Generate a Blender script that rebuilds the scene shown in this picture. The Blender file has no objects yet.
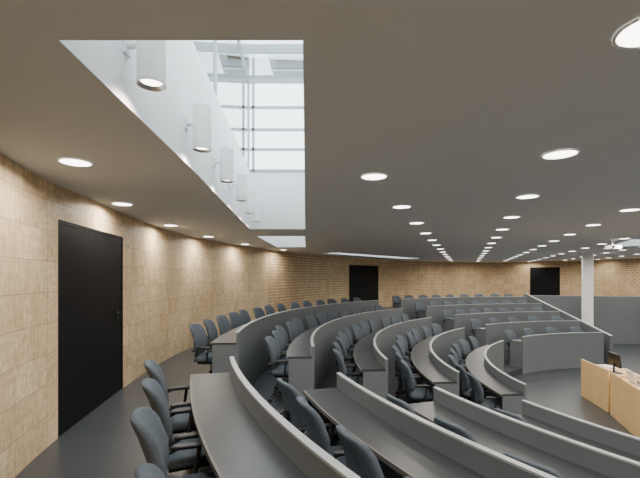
import bpy, bmesh, math, random
from mathutils import Vector, Matrix
random.seed(4)
S = bpy.context.scene
EYE = 1.70
CX, CY = 8.6, 6.6
CEIL = 2.67
R = [9.85, 8.75, 7.65, 6.55, 5.45]
L = [0.0, -0.21, -0.42, -0.63, -0.86]
PIT = -1.02

# ------------------------------------------------------------ materials
def new_mat(name):
    m = bpy.data.materials.new(name); m.use_nodes = True
    return m, m.node_tree, m.node_tree.nodes['Principled BSDF']

def simple(name, col, rough=0.6, metal=0.0, noise=0.0, nscale=8.0, spec=0.5, bump=0.0, bscale=200):
    m, nt, b = new_mat(name)
    b.inputs['Base Color'].default_value = (*col, 1)
    b.inputs['Roughness'].default_value = rough
    b.inputs['Metallic'].default_value = metal
    b.inputs['Specular IOR Level'].default_value = spec
    if noise > 0:
        tc = nt.nodes.new('ShaderNodeTexCoord'); n = nt.nodes.new('ShaderNodeTexNoise')
        n.inputs['Scale'].default_value = nscale; n.inputs['Detail'].default_value = 5
        nt.links.new(tc.outputs['Object'], n.inputs['Vector'])
        r = nt.nodes.new('ShaderNodeValToRGB')
        r.color_ramp.elements[0].position = 0.3; r.color_ramp.elements[1].position = 0.7
        r.color_ramp.elements[0].color = (*[c*(1-noise) for c in col], 1)
        r.color_ramp.elements[1].color = (*[min(1, c*(1+noise)) for c in col], 1)
        nt.links.new(n.outputs['Fac'], r.inputs['Fac'])
        nt.links.new(r.outputs['Color'], b.inputs['Base Color'])
    if bump > 0:
        tc = nt.nodes.new('ShaderNodeTexCoord'); n = nt.nodes.new('ShaderNodeTexNoise')
        n.inputs['Scale'].default_value = bscale
        nt.links.new(tc.outputs['Object'], n.inputs['Vector'])
        bp = nt.nodes.new('ShaderNodeBump'); bp.inputs['Strength'].default_value = bump; bp.inputs['Distance'].default_value = 0.005
        nt.links.new(n.outputs['Fac'], bp.inputs['Height']); nt.links.new(bp.outputs['Normal'], b.inputs['Normal'])
    return m

def emis(name, col, st):
    m, nt, b = new_mat(name)
    b.inputs['Base Color'].default_value = (*col, 1)
    b.inputs['Emission Color'].default_value = (*col, 1)
    b.inputs['Emission Strength'].default_value = st
    return m

def wood_wall(name, dots):
    m, nt, b = new_mat(name)
    uv = nt.nodes.new('ShaderNodeUVMap'); uv.uv_map = 'UVMap'
    def brick(c1,c2,mo,bw,bh,off,ms,bias=0,sm=.1):
        br = nt.nodes.new('ShaderNodeTexBrick')
        br.offset = off; br.offset_frequency = 2; br.squash = 1.0
        br.inputs['Scale'].default_value = 1.0
        br.inputs['Color1'].default_value = (*c1, 1); br.inputs['Color2'].default_value = (*c2, 1)
        br.inputs['Mortar'].default_value = (*mo, 1)
        br.inputs['Mortar Size'].default_value = ms; br.inputs['Mortar Smooth'].default_value = sm
        br.inputs['Bias'].default_value = bias
        br.inputs['Brick Width'].default_value = bw; br.inputs['Row Height'].default_value = bh
        nt.links.new(uv.outputs['UV'], br.inputs['Vector'])
        return br
    def mul(a,bb):
        mx = nt.nodes.new('ShaderNodeMix'); mx.data_type = 'RGBA'; mx.blend_type = 'MULTIPLY'; mx.inputs['Factor'].default_value = 1
        nt.links.new(a, mx.inputs['A']); nt.links.new(bb, mx.inputs['B']); return mx.outputs['Result']
    base = brick((.88,.71,.47),(.79,.61,.385),(.46,.34,.21),.62,.31,0,.0035)
    prev = base.outputs['Color']
    v = brick((1,1,1),(.87,.84,.79),(.95,.93,.9),.155,.31,0,.001)
    prev = mul(prev, v.outputs['Color'])
    if dots:
        d = brick((.52,.43,.34),(.70,.62,.53),(1,1,1),.22,.11,.5,.038,sm=.4)
        prev = mul(prev, d.outputs['Color'])
    for (sc, ns, g) in (((22, 3.0, 1), 1.6, .22), ((1.0, 1.8, 1), 9.0, .20), ((1.0,.6,1), 1.3, .10)):
        mp = nt.nodes.new('ShaderNodeMapping'); mp.inputs['Scale'].default_value = sc
        n = nt.nodes.new('ShaderNodeTexNoise'); n.inputs['Scale'].default_value = ns; n.inputs['Detail'].default_value = 6
        nt.links.new(uv.outputs['UV'], mp.inputs['Vector']); nt.links.new(mp.outputs['Vector'], n.inputs['Vector'])
        r = nt.nodes.new('ShaderNodeValToRGB')
        r.color_ramp.elements[0].position = 0.34; r.color_ramp.elements[1].position = 0.62
        r.color_ramp.elements[0].color = (1-g, 1-g*1.12, 1-g*1.25, 1); r.color_ramp.elements[1].color = (1, 1, 1, 1)
        nt.links.new(n.outputs['Fac'], r.inputs['Fac'])
        prev = mul(prev, r.outputs['Color'])
    nt.links.new(prev, b.inputs['Base Color'])
    b.inputs['Roughness'].default_value = 0.5
    b.inputs['Specular IOR Level'].default_value = 0.3
    return m

M_wood = wood_wall('birch_plywood_panels', False)
M_acou = wood_wall('perforated_acoustic_wood', True)
M_ceil = simple('painted_ceiling', (.74,.76,.77), .9)
M_white = simple('white_plaster', (.90,.90,.90), .8)
M_floor = simple('dark_linoleum', (.036,.042,.050), .35, noise=.1, nscale=3)
M_door = simple('black_door', (.005,.005,.006), .6, spec=.15)
M_metal = simple('brushed_steel', (.55,.55,.55), .3, 1.0)
M_panel = simple('grey_laminate_panel', (.130,.145,.155), .45, noise=.03, nscale=2)
M_cap = simple('panel_edge_trim', (.33,.35,.355), .4)
M_top = simple('dark_desktop_linoleum', (.038,.042,.046), .36, noise=.05, nscale=4, spec=.4)
M_edge = simple('desk_wood_edge', (.11,.10,.09), .5)
M_fabric = simple('grey_blue_fabric', (.088,.105,.125), .95, noise=.12, nscale=40, spec=.15, bump=.4, bscale=400)
M_plastic = simple('black_plastic', (.012,.012,.014), .4)
M_lwood = simple('maple_lectern', (.74,.49,.22), .45, noise=.06, nscale=5)
M_mull = simple('grey_steel_mullion', (.36,.40,.42), .5)
M_disc = emis('lamp_diffuser', (1,.95,.87), 9)
M_trim = simple('lamp_trim_ring', (.8,.8,.78), .5)
M_paper = simple('white_paper', (.85,.85,.85), .8)
M_screen = simple('dark_screen', (.02,.025,.03), .15)
M_column = simple('column_paint', (.85,.85,.83), .6)
mg, ntg, bg = new_mat('roof_glass')
ntg.nodes.remove(bg)
tr = ntg.nodes.new('ShaderNodeBsdfTransparent'); tr.inputs['Color'].default_value = (.84,.90,.92,1)
gl = ntg.nodes.new('ShaderNodeBsdfGlossy'); gl.inputs['Roughness'].default_value = .03
lw = ntg.nodes.new('ShaderNodeLayerWeight'); lw.inputs['Blend'].default_value = .12
mxs = ntg.nodes.new('ShaderNodeMixShader')
ntg.links.new(lw.outputs['Fresnel'], mxs.inputs['Fac']); ntg.links.new(tr.outputs[0], mxs.inputs[1]); ntg.links.new(gl.outputs[0], mxs.inputs[2])
ntg.links.new(mxs.outputs[0], ntg.nodes['Material Output'].inputs['Surface'])
M_glass = mg

# ------------------------------------------------------------ mesh builder
class MB:
    def __init__(s): s.v=[]; s.f=[]; s.m=[]; s.mats=[]; s.sm=[]
    def mi(s, mat):
        if mat not in s.mats: s.mats.append(mat)
        return s.mats.index(mat)
    def add(s, vs, fs, mat, smooth=False):
        o=len(s.v); s.v += [tuple(p) for p in vs]; k=s.mi(mat)
        for f in fs:
            s.f.append([o+i for i in f]); s.m.append(k); s.sm.append(smooth)
    def box(s, c, d, mat, rot=None):
        hx,hy,hz=[a/2 for a in d]
        vs=[Vector((x,y,z)) for x in(-hx,hx) for y in(-hy,hy) for z in(-hz,hz)]
        if rot is not None: vs=[rot@p for p in vs]
        vs=[p+Vector(c) for p in vs]
        s.add(vs,[(0,1,3,2),(4,6,7,5),(0,4,5,1),(2,3,7,6),(0,2,6,4),(1,5,7,3)],mat)
    def cyl(s, a, b, r, mat, n=12, r2=None, smooth=True, caps=True):
        a=Vector(a); b=Vector(b); r2=r if r2 is None else r2
        z=(b-a).normalized(); x=z.orthogonal().normalized(); y=z.cross(x)
        vs=[]
        for p,rr in((a,r),(b,r2)):
            for i in range(n):
                t=2*math.pi*i/n; vs.append(p+x*rr*math.cos(t)+y*rr*math.sin(t))
        s.add(vs,[(i,(i+1)%n,n+(i+1)%n,n+i) for i in range(n)],mat,smooth)
        if caps: s.add(vs,[tuple(range(n))[::-1],tuple(range(n,2*n))],mat)
    def sup(s, c, d, mat, e=.35, nu=16, nv=10, fn=None):
        def pw(a): return math.copysign(abs(a)**e, a)
        vs=[];fs=[]
        for j in range(nv+1):
            ph=-math.pi/2+math.pi*j/nv
            for i in range(nu):
                t=2*math.pi*(i+.5)/nu
                p=Vector((pw(math.cos(ph))*pw(math.cos(t))*d[0]/2, pw(math.cos(ph))*pw(math.sin(t))*d[1]/2, pw(math.sin(ph))*d[2]/2))
                if fn: p=fn(p)
                vs.append(p+Vector(c))
        for j in range(nv):
            for i in range(nu):
                fs.append((j*nu+i,j*nu+(i+1)%nu,(j+1)*nu+(i+1)%nu,(j+1)*nu+i))
        s.add(vs,fs,mat,True)
    def strip(s, inner, outer, z0, z1, mat):
        n=len(inner); vs=[]
        for a,b in zip(inner,outer):
            vs += [(a[0],a[1],z0),(a[0],a[1],z1),(b[0],b[1],z1),(b[0],b[1],z0)]
        fs=[]
        for i in range(n-1):
            o=i*4;q=o+4
            fs += [(o,o+1,q+1,q),(o+1,o+2,q+2,q+1),(o+2,o+3,q+3,q+2),(o+3,o,q,q+3)]
        fs += [(0,3,2,1),(4*n-4,4*n-3,4*n-2,4*n-1)]
        s.add(vs,fs,mat)
    def mesh(s,name):
        me=bpy.data.meshes.new(name); me.from_pydata(s.v,[],s.f)
        for m in s.mats: me.materials.append(m)
        for p,k,sm in zip(me.polygons,s.m,s.sm): p.material_index=k; p.use_smooth=sm
        bm=bmesh.new(); bm.from_mesh(me); bmesh.ops.recalc_face_normals(bm,faces=bm.faces); bm.to_mesh(me); bm.free()
        me.update(); return me
    def obj(s,name,loc=(0,0,0),rz=0):
        o=bpy.data.objects.new(name,s.mesh(name)); o.location=loc; o.rotation_euler=(0,0,rz)
        S.collection.objects.link(o); return o

def pol(r, th):
    t=math.radians(th); return (CX-r*math.cos(t), CY+r*math.sin(t))
def arc(r, a, b, n):
    return [pol(r,a+(b-a)*i/n) for i in range(n+1)]

# ------------------------------------------------------------ wall outline
WP=[(-1.06,0),(-1.95,1.75),(-2.50,3.12),(-2.76,4.22),(-3.0,6.06),(-3.15,8),(-3.0,10.1),(-2.2,13.2),(-.81,16.2),(1.5,19.9),(5.0,23.8),(9,25.8),(12.3,25.9),(15,24),(16.6,19.5),(17.2,13),(16.5,5),(13,-2),(7,-5),(2,-4),(-.2,-1.8)]
def cr(p0,p1,p2,p3,t):
    return tuple(.5*((2*b)+(-a+c)*t+(2*a-5*b+4*c-d)*t*t+(-a+3*b-3*c+d)*t**3) for a,b,c,d in zip(p0,p1,p2,p3))
N=len(WP); PATH=[]
for i in range(N):
    for k in range(16):
        PATH.append(cr(WP[i-1],WP[i],WP[(i+1)%N],WP[(i+2)%N],k/16))
def bearing_idx(bv, lo, hi):
    for i in range(lo,hi):
        a,b=PATH[i],PATH[i+1]
        if a[1]>.5 and b[1]>.5:
            fa=a[0]/a[1]-bv; fb=b[0]/b[1]-bv
            if fa<=0<fb:
                t=fa/(fa-fb); return i,(a[0]+(b[0]-a[0])*t,a[1]+(b[1]-a[1])*t)
doors=[]
ins=[]
for (b0,b1) in ((-.655,-.4925),(.0725,.146),(.525,.600)):
    i0,p0=bearing_idx(b0,16,16*16); i1,p1=bearing_idx(b1,16,16*16)
    doors.append((p0,p1)); ins += [(i0,p0),(i1,p1)]
full=[]
for i,p in enumerate(PATH):
    full.append((p,None))
    for k,(j,q) in enumerate(ins):
        if j==i: full.append((q,k))
out=[];inside=False
for p,k in full:
    if k is not None:
        out.append((p,k)); inside=(k%2==0); continue
    if not inside: out.append((p,None))
arcs=[0]
P=[p for p,k in out]; K=[k for p,k in out]
n=len(P)
DH=2.31
for i in range(n):
    a=P[i]; b=P[(i+1)%n]; arcs.append(arcs[-1]+math.dist(a,b))
me_v=[];me_f=[];me_uv=[];me_m=[]
def q(a,b,z0,z1,u0,u1,m):
    o=len(me_v); me_v.extend([(a[0],a[1],z0),(b[0],b[1],z0),(b[0],b[1],z1),(a[0],a[1],z1)])
    me_f.append((o,o+1,o+2,o+3)); me_uv.extend([(u0,z0),(u1,z0),(u1,z1),(u0,z1)]); me_m.append(m)
for i in range(n):
    a=P[i]; b=P[(i+1)%n]
    m=1 if (a[1]>14.0) else 0
    if K[i] is not None and K[i]%2==0:
        q(a,b,DH,CEIL,arcs[i],arcs[i+1],m)
    else: q(a,b,0,CEIL,arcs[i],arcs[i+1],m)
me=bpy.data.meshes.new('wall_curved'); me.from_pydata(me_v,[],me_f)
me.materials.append(M_wood); me.materials.append(M_acou)
ul=me.uv_layers.new(name='UVMap')
for i,u in enumerate(me_uv): ul.data[i].uv=u
for p,k in zip(me.polygons,me_m): p.material_index=k
o=bpy.data.objects.new('wall_curved',me); S.collection.objects.link(o)

for di,(p0,p1) in enumerate(doors):
    mb=MB(); a=Vector((*p0,0)); b=Vector((*p1,0)); d=(b-a); w=d.length; d.normalize()
    nrm=Vector((-d.y,d.x,0))
    if nrm.dot(Vector((CX,CY,0))-a)>0: nrm=-nrm
    rot=Matrix((( d.x,nrm.x,0),(d.y,nrm.y,0),(0,0,1)))
    mid=(a+b)/2
    def bx(u,v,z,du,dv,dz,mat): mb.box(mid+d*u+nrm*v+Vector((0,0,z)),(du,dv,dz),mat,rot)
    bx(-w/2+.02,.035,DH/2,.04,.06,DH,M_door); bx(w/2-.02,.035,DH/2,.04,.06,DH,M_door)
    bx(0,.035,DH-.02,w-.08,.06,.04,M_door)
    # added hidden backing, head and sides blocking world light leaks around the door
    bx(0,.12,DH/2+.04,w+.3,.02,DH+.08,M_door)
    bx(0,.085,DH+.02,w+.3,.06,.02,M_door)
    for s_ in(-1,1): bx(s_*(w/2+.05),.06,DH/2,.09,.11,DH,M_door)
    lw2=(w-.08)/2
    for sgn in(-1,1):
        bx(sgn*(lw2/2+.0005),.035,(DH-.04)/2+.003,lw2-.001,.05,DH-.046,M_door)
    u=w/2-.22
    bx(u,.005,1.15,.035,.012,.16,M_plastic); bx(u-.05,-.02,1.18,.12,.016,.018,M_plastic); bx(u,-.006,1.18,.018,.03,.018,M_plastic)
    mb.obj('door_%d'%(di+1))

# ------------------------------------------------------------ floors / ceiling
def fill_poly(name, loops, z, mat):
    bm=bmesh.new(); edges=[]
    for lp in loops:
        vs=[bm.verts.new((x,y,z)) for x,y in lp]
        for i in range(len(vs)): edges.append(bm.edges.new((vs[i],vs[(i+1)%len(vs)])))
    bmesh.ops.triangle_fill(bm,use_beauty=True,use_dissolve=False,edges=edges)
    bmesh.ops.recalc_face_normals(bm,faces=bm.faces)
    me=bpy.data.meshes.new(name); bm.to_mesh(me); bm.free(); me.materials.append(mat)
    o=bpy.data.objects.new(name,me); S.collection.objects.link(o); return o
outline=[]
for i,p in enumerate(PATH):
    c=Vector((7,9)); v=(Vector(p)-c); outline.append(tuple(Vector(p)+v.normalized()*.2))
arc1=arc(R[0],-90,90,90)
pit_rest=[(8.62,17.2),(13,16.2),(15,12),(15.2,5),(11.5,-1.2)]
fill_poly('floor',[outline,arc1+pit_rest],0,M_floor)
mb=MB()
for k in range(4):
    inn=arc(R[k+1],-90,90,80); ou=arc(R[k],-90,90,80)
    mb.strip(inn,ou,PIT-.1,L[k+1],M_floor)
mb.obj('floor_tiers')
mb=MB()
mb.add([(x,y,PIT) for x,y in arc1+pit_rest],[tuple(range(len(arc1)+len(pit_rest)))],M_floor)
mb.obj('floor_pit')
mb=MB(); mb.strip(arc(R[0],-90,90,80),arc(R[0]+.03,-90,90,80),L[1],-.002,M_floor); mb.obj('trim_1')

OP1=[(-1.07,1.64),(-.07,1.64),(-.30,8.1),(-1.42,8.1),(-1.30,6.0),(-1.16,3.8)]
OP2=[(-1.50,9.5),(-.36,9.5),(-.47,13.0),(-1.40,13.0)]
OP3=[(.1,16.3),(.7,15.9),(5.2,20.8),(4.6,21.6)]
OP4=[(8.1,10.4),(9.4,9.9),(9.9,12.4),(9.3,13.0)]
fill_poly('ceiling',[outline,OP1,OP2,OP3,OP4],CEIL,M_ceil)

def shaft(name, poly, h):
    mb=MB(); m=len(poly)
    c=Vector((sum(p[0] for p in poly)/m,sum(p[1] for p in poly)/m))
    ou=[tuple(Vector(p)+(Vector(p)-c).normalized()*.12) for p in poly]
    mb.strip(poly+[poly[0]],ou+[ou[0]],CEIL+.001,CEIL+h,M_white)
    return mb.obj(name)
SH=EYE+2.13-CEIL
shaft('wall_skylight_shaft',OP1,SH)
for o_ in (OP2,OP3,OP4): shaft('wall_skylight_shaft',o_,.9)

mb=MB(); z0=EYE+2.13; z1=EYE+4.0
def bar(a,b,w=.05,m=M_mull,h=None):
    a=Vector(a);b=Vector(b); d=(b-a); ln=d.length; rq=d.to_track_quat('X','Z').to_matrix()
    mb.box((a+b)/2,(ln,w,h or w),m,rq)
ys=[1.64,2.7,3.78,4.86,5.94,7.02,8.1]
def lx(y): return -1.07-(y-1.64)*.35/6.46-.03
def rx(y): return -.07-(y-1.64)*.23/6.46+.03
for y in ys:
    if y in (1.64,4.86,8.1): bar((lx(y),y,z0),(lx(y),y,z1),.04)
    bar((rx(y),y,z0),(rx(y),y,z1),.04)
    bar((lx(y),y,z1),(rx(y),y,z1),.07,h=.14)
for z in (z0+.02,z1):
    bar((lx(1.64),1.64,z),(lx(8.1),8.1,z),.05); bar((rx(1.64),1.64,z),(rx(8.1),8.1,z),.05)
for z in (z0+.02,z0+.45,z0+.85,z0+1.3,z1):
    bar((lx(8.1),8.1,z),(rx(8.1),8.1,z),.05)
bar((lx(8.1)+.10,8.1,z0),(lx(8.1)+.10,8.1,z1),.05)
mb.add([(lx(1.6),1.6,z0),(lx(8.1),8.1,z0),(lx(8.1),8.1,z1),(lx(1.6),1.6,z1),(rx(1.6),1.6,z0),(rx(8.1),8.1,z0),(rx(8.1),8.1,z1),(rx(1.6),1.6,z1)],
       [(0,1,2,3),(4,5,6,7),(1,5,6,2),(3,2,6,7)],M_glass)
mb.obj('window_1')
for i,poly in enumerate((OP2,OP3,OP4)):
    mb=MB(); zz=CEIL+.9
    mb.add([(x,y,zz) for x,y in poly],[tuple(range(len(poly)))],M_glass)
    a,b,c,d=[Vector((*p,zz)) for p in poly]
    for t in (0,.33,.66,1): bar(a.lerp(d,t),b.lerp(c,t),.06)
    mb.obj('window_%d'%(i+2))

def area(loc,size,power,col=(1,.93,.835),spread=150,name='lamp_light',parent=None):
    l=bpy.data.lights.new(name,'AREA'); l.shape='DISK'; l.size=size; l.energy=power; l.color=col; l.spread=math.radians(spread)
    o=bpy.data.objects.new(name,l); S.collection.objects.link(o); o.location=loc
    if parent: o.parent=parent
    return o
for i,y in enumerate([2.25,3.40,4.52,5.66,6.78,7.75]):
    xw=-1.07-(y-1.64)*.30/6.46
    if y>5.9: xw-=.03
    x=xw+.15; zb=EYE+1.08
    mb=MB()
    mb.cyl((0,0,.0),(0,0,.36),.077,M_white,28,caps=False)
    mb.cyl((0,0,.355),(0,0,.36),.077,M_white,28)
    mb.cyl((0,0,-.006),(0,0,.012),.080,M_trim,28,caps=False)
    mb.cyl((0,0,.02),(0,0,.025),.058,M_disc,24)
    mb.cyl((0,0,.0),(0,0,.02),.076,M_metal,24,r2=.06,caps=False)
    mb.cyl((-.13,0,.22),(-.06,0,.22),.016,M_white,10); mb.box((-.14,0,.22),(.02,.07,.10),M_white)
    o=mb.obj('wall_lamp',(x,y,zb))
    area((0,0,-.02),.1,6,parent=o)

# ------------------------------------------------------------ downlights
dm=MB()
dm.cyl((0,0,-.004),(0,0,-.001),.118,M_disc,28)
dm.cyl((0,0,-.008),(0,0,0),.130,M_trim,28,caps=False)
dm.add([((.118 if k else .130)*math.cos(t*math.pi/14),(.118 if k else .130)*math.sin(t*math.pi/14),-.008) for k in(0,1) for t in range(28)],
       [(i,(i+1)%28,28+(i+1)%28,28+i) for i in range(28)],M_trim)
DLM=dm.mesh('ceiling_downlight')
def inpoly(p,poly):
    x,y=p;c=False
    for i in range(len(poly)):
        x1,y1=poly[i-1];x2,y2=poly[i]
        if (y1>y)!=(y2>y) and x<(x2-x1)*(y-y1)/(y2-y1)+x1: c=not c
    return c
def near(p,poly,d):
    for i in range(len(poly)):
        a=Vector(poly[i-1]);b=Vector(poly[i]);ab=b-a;t=max(0,min(1,(Vector(p)-a).dot(ab)/ab.length_squared))
        if (Vector(p)-a-ab*t).length<d: return True
    return False
pts=[]
for rI in range(0,9):
    for k in range(-5,15):
        p=(.52+1.37*rI+.605*k, 3.85-.70*rI+1.66*k)
        if rI==0 and k<0: continue
        if rI==1 and k==-1: p=(1.30,1.56)
        if not inpoly(p,PATH) or near(p,PATH,.5): continue
        if any(inpoly(p,o_) or near(p,o_,.3) for o_ in(OP1,OP2,OP3,OP4)): continue
        if math.dist(p,(10.7,16.0))<.5: continue
        pts.append((p,20))
pts += [(p,27) for p in [(-2.06,3.37),(-2.62,5.30),(-2.80,7.5),(-2.68,9.6),(-2.2,11.8),(-1.3,14.2)]]+[((.0,.2),20)]
for p,pw_ in pts:
    o=bpy.data.objects.new('ceiling_downlight',DLM); S.collection.objects.link(o); o.location=(*p,CEIL-.001)
    area((0,0,-.012),.2,pw_,parent=o,spread=165)

# ------------------------------------------------------------ desks
DD=.37
def desk(k,a,b):
    r=R[k]; z=L[k]; mb=MB(); nn=max(6,int(abs(b-a)*1.0))
    ln=math.radians(b-a)*r
    zb=(L[k+1] if k+1<5 else PIT)
    eps=.004
    mb.strip(arc(r-.035,a,b,nn),arc(r,a,b,nn),zb+eps,z+.885,M_panel)
    mb.strip(arc(r-.040,a,b,nn),arc(r+.005,a,b,nn),z+.885,z+.90,M_cap)
    e=math.degrees(.012/r)
    mb.strip(arc(r+.001,a+e,b-e,nn),arc(r+DD-.015,a+e,b-e,nn),z+.715,z+.745,M_top)
    mb.strip(arc(r+DD-.015,a+e,b-e,nn),arc(r+DD,a+e,b-e,nn),z+.712,z+.745,M_edge)
    m=2
    for i in range(m):
        t=a+(b-a)*i/(m-1); w=math.degrees(.03/r)
        t0=t if i<m-1 else t-w
        mb.strip(arc(r+.001,t0,t0+w,1),arc(r+.34,t0,t0+w,1),z+.003,z+.714,M_panel)
    m=max(2,int(ln/1.9)+1)
    for i in range(1,m):
        t=a+(b-a)*i/m; w=math.degrees(.02/r)
        mb.strip(arc(r+.001,t,t+w,1),arc(r+.12,t,t+w,1),z+.68,z+.714,M_metal)
    mb.strip(arc(r+.002,a+2*e,b-2*e,nn),arc(r+.06,a+2*e,b-2*e,nn),z+.60,z+.66,M_plastic)
    return mb.obj('curved_desk')

cm=MB()
def seatf(p):
    q_=p.copy(); q_.z += -.02*max(0,(p.y-.12)/.1) + .01*(abs(p.x)/.22)**2; return q_
cm.sup((0,.01,.455),(.47,.43,.085),M_fabric,.4,20,10,seatf)
cm.box((0,.0,.405),(.34,.30,.03),M_plastic)
def backf(p):
    t=(p.z+.24)/.48
    x=p.x*(.90+.16*math.sin(math.pi*min(1,max(0,t))))*(1-.10*max(0,t-.6))
    return Vector((x, p.y + .055*(p.x/.22)**2 - .10*t + .05*math.sin(math.pi*t), p.z))
cm.sup((0,-.205,.74),(.43,.07,.47),M_fabric,.42,20,12,backf)
cm.box((0,-.235,.55),(.09,.022,.30),M_plastic,Matrix.Rotation(math.radians(6),3,'X'))
cm.box((0,-.16,.405),(.07,.20,.022),M_plastic)
for sx in(-1,1):
    x=.265*sx
    cm.sup((x,.0,.655),(.055,.25,.03),M_plastic,.5,12,6)
    cm.cyl((x,.05,.645),(x,.02,.43),.014,M_plastic,8)
    cm.cyl((x,.02,.43),(.15*sx,.0,.405),.014,M_plastic,8)
    cm.cyl((x,-.08,.645),(x,-.19,.60),.012,M_plastic,8)
    cm.cyl((x,-.19,.60),(.20*sx,-.22,.60),.012,M_plastic,8)
cm.cyl((0,0,.25),(0,0,.40),.018,M_metal,10); cm.cyl((0,0,.08),(0,0,.26),.028,M_plastic,12)
for i in range(5):
    t=2*math.pi*i/5+.3; d=Vector((math.cos(t),math.sin(t),0))
    cm.cyl(Vector((0,0,.11)),d*.27+Vector((0,0,.075)),.022,M_plastic,8,r2=.014)
    c=d*.265+Vector((0,0,.028)); pz=Vector((-d.y,d.x,0))
    cm.cyl(c-pz*.022,c+pz*.022,.027,M_plastic,12)
CHM=cm.mesh('office_chair')
def chairs(k,a,b,sp=.64):
    r=R[k]+.38; ln=math.radians(b-a)*r-.8; n_=int(ln/sp)+1
    for i in range(n_):
        th=a+math.degrees(.40/r)+(b-a-math.degrees(.8/r))*(i/(max(1,n_-1)))
        x,y=pol(r+random.uniform(-.02,.07),th)
        if math.hypot(x,y)<.9: continue
        o=bpy.data.objects.new('office_chair',CHM); S.collection.objects.link(o)
        o.location=(x,y,L[k]+.001)
        d=Vector((CX-x,CY-y)); o.rotation_euler=(0,0,math.atan2(d.y,d.x)-math.pi/2+random.uniform(-.14,.14))
def thz(z,r): return math.degrees(math.asin((z-CY)/r))
STARTS=[5.8,5.85,5.95,6.05,6.2]
for k in range(5):
    r=R[k]
    if k<4:
        a,b=-84,thz(4.02+.21*k,r); desk(k,a,b); chairs(k,max(a,-66),b)
    a,b=thz(STARTS[k],r),48-k*.6; desk(k,a,b); chairs(k,a,b)
    a,b=55+k*.5,89.3; desk(k,a,b); chairs(k,a,b)

# ------------------------------------------------------------ partitions
mb=MB()
top=lambda y: EYE-.70-(16.9-y)*(1.06/5.0)
vs=[]
for x in(8.64,8.70):
    for y in (16.9,11.9):
        vs += [(x,y,PIT+.002),(x,y,top(y))]
mb.add(vs,[(0,1,3,2),(4,6,7,5),(1,5,7,3),(0,4,5,1),(2,3,7,6),(0,2,6,4)],M_panel)
mb.box((8.67,14.4,(top(16.9)+top(11.9))/2+.01),(.075,5.12,.02),M_cap,Matrix.Rotation(math.atan2(1.06,5.0),3,'X'))
mb.obj('stepped_partition')
ins_=[(8.72,17.15),(12.95,16.12),(14.92,12),(15.12,5),(11.45,-1.1)]
mb=MB(); ou_=[(8.70,17.2),(13,16.2),(15,12),(15.2,5),(11.5,-1.2)]
mb.strip(ins_,ou_,PIT+.002,.9,M_panel); mb.strip(ins_,ou_,.901,.92,M_cap)
mb.obj('wall_pit_retaining')

mb=MB(); mb.cyl((0,0,.03),(0,0,CEIL-PIT-.004),.2,M_column,36); mb.cyl((0,0,.002),(0,0,.04),.24,M_metal,36); mb.cyl((0,0,CEIL-PIT-.05),(0,0,CEIL-PIT-.004),.215,M_column,36)
mb.obj('structural_column',(10.7,16.0,PIT))

# ------------------------------------------------------------ lectern
def counter(p,q_,name):
    a=Vector((*p,0)); b=Vector((*q_,0)); d=(b-a).normalized(); w=(b-a).length; nr=Vector((-d.y,d.x,0))
    if nr.x<0: nr=-nr
    rot=Matrix(((d.x,nr.x,0),(d.y,nr.y,0),(0,0,1))); mid=(a+b)/2
    mb=MB()
    def bx(u,v,z,du,dv,dz,mat): mb.box(mid+d*u+nr*v+Vector((0,0,z+PIT)),(du,dv,dz),mat,rot)
    bx(0,.015,.425,w,.03,.84,M_lwood)
    bx(0,.36,.72,w-.02,.66,.03,M_lwood)
    bx(-w/2+.015,.36,.355,.03,.64,.70,M_lwood); bx(w/2-.015,.36,.355,.03,.64,.70,M_lwood)
    o=mb.obj(name); return mid,d,nr,rot
c1=counter((5.97,9.15),(5.77,8.02),'lectern_desk'); c2=counter((5.73,7.9),(5.2,6.35),'lectern_desk')
def on(c,u,v,z): return c[0]+c[1]*u+c[2]*v+Vector((0,0,z+PIT))
def laptop(c,u,v):
    mb=MB(); mb.box((0,0,.01),(.34,.24,.018),M_metal); mb.box((0,.005,.021),(.30,.13,.003),M_plastic)
    rt=Matrix.Rotation(math.radians(15),3,'X')
    mb.box((0,-.15,.13),(.34,.012,.23),M_paper,rt); mb.box((0,-.142,.13),(.31,.006,.20),M_screen,rt)
    p=on(c,u,v,.736); mb.obj('laptop',p,math.atan2(c[2].y,c[2].x)-math.pi/2)
laptop(c2,-.42,.36); laptop(c2,.12,.36)
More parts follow.
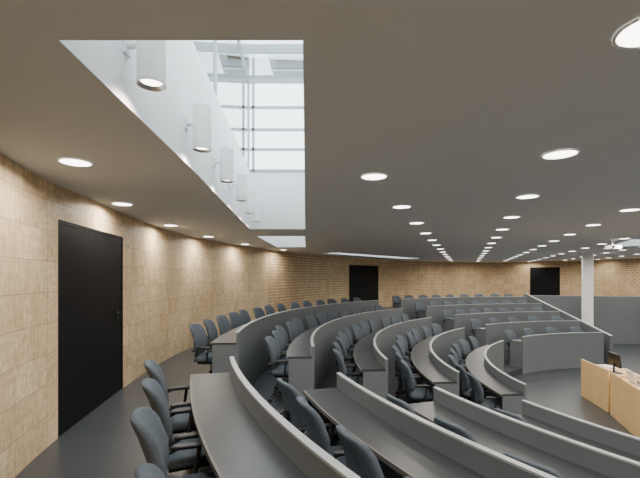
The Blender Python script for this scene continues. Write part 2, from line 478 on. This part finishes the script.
def monitor(c,u,v):
    mb=MB(); mb.box((0,0,.008),(.22,.16,.014),M_plastic); mb.cyl((0,-.03,.01),(0,-.03,.2),.018,M_plastic,10)
    rt=Matrix.Rotation(math.radians(8),3,'X')
    mb.box((0,-.02,.27),(.42,.03,.28),M_plastic,rt); mb.box((0,-.003,.27),(.39,.006,.25),M_screen,rt)
    mb.obj('monitor',on(c,u,v,.736),math.atan2(c[2].y,c[2].x)-math.pi/2)
monitor(c1,.25,.30)
mb=MB()
for i in range(4): mb.box((.01*i,.006*i,.004+.008*i),(.21,.297,.006),M_paper,Matrix.Rotation(.1*i,3,'Z'))
mb.obj('paper_stack',on(c1,-.25,.4,.736))
mb=MB()
mb.sup((0,.02,.46),(.48,.46,.06),M_paper,.5,20,8); mb.sup((0,-.23,.74),(.46,.05,.50),M_paper,.5,20,10,lambda p:Vector((p.x,p.y+.07*(p.x/.22)**2-.08*(p.z+.25)/.5,p.z)))
mb.box((0,-.19,.50),(.10,.09,.10),M_paper)
mb.cyl((0,0,.1),(0,0,.44),.025,M_metal,12)
for i in range(5):
    t=2*math.pi*i/5; d=Vector((math.cos(t),math.sin(t),0)); mb.cyl(Vector((0,0,.11)),d*.27+Vector((0,0,.06)),.02,M_metal,8,r2=.013)
    c=d*.265+Vector((0,0,.028)); pz=Vector((-d.y,d.x,0)); mb.cyl(c-pz*.022,c+pz*.022,.027,M_plastic,12)
p=on(c2,-.45,.98,0); mb.obj('presenter_chair',(p.x,p.y,PIT+.001),math.atan2(-c2[2].y,-c2[2].x)-math.pi/2)

mb=MB()
mb.box((0,0,-.20),(.36,.30,.09),M_white); mb.cyl((0,-.15,-.20),(0,-.17,-.20),.03,M_screen,16)
mb.cyl((0,0,0),(0,0,-.16),.02,M_white,10); mb.cyl((0,0,0),(0,0,-.015),.06,M_white,16)
mb.obj('ceiling_projector',(7.6,10.4,CEIL-.001),-.5)

# ------------------------------------------------------------ world
w=bpy.data.worlds.new('World'); S.world=w; w.use_nodes=True
bgn=w.node_tree.nodes['Background']; bgn.inputs['Color'].default_value=(.84,.89,.92,1); bgn.inputs['Strength'].default_value=6.0

cam=bpy.data.cameras.new('camera'); co=bpy.data.objects.new('camera',cam); S.collection.objects.link(co)
co.location=(0,0,EYE); co.rotation_euler=(math.pi/2,0,0); cam.sensor_width=36; cam.lens=22.5; cam.shift_y=38/640; cam.clip_start=.05
S.camera=co
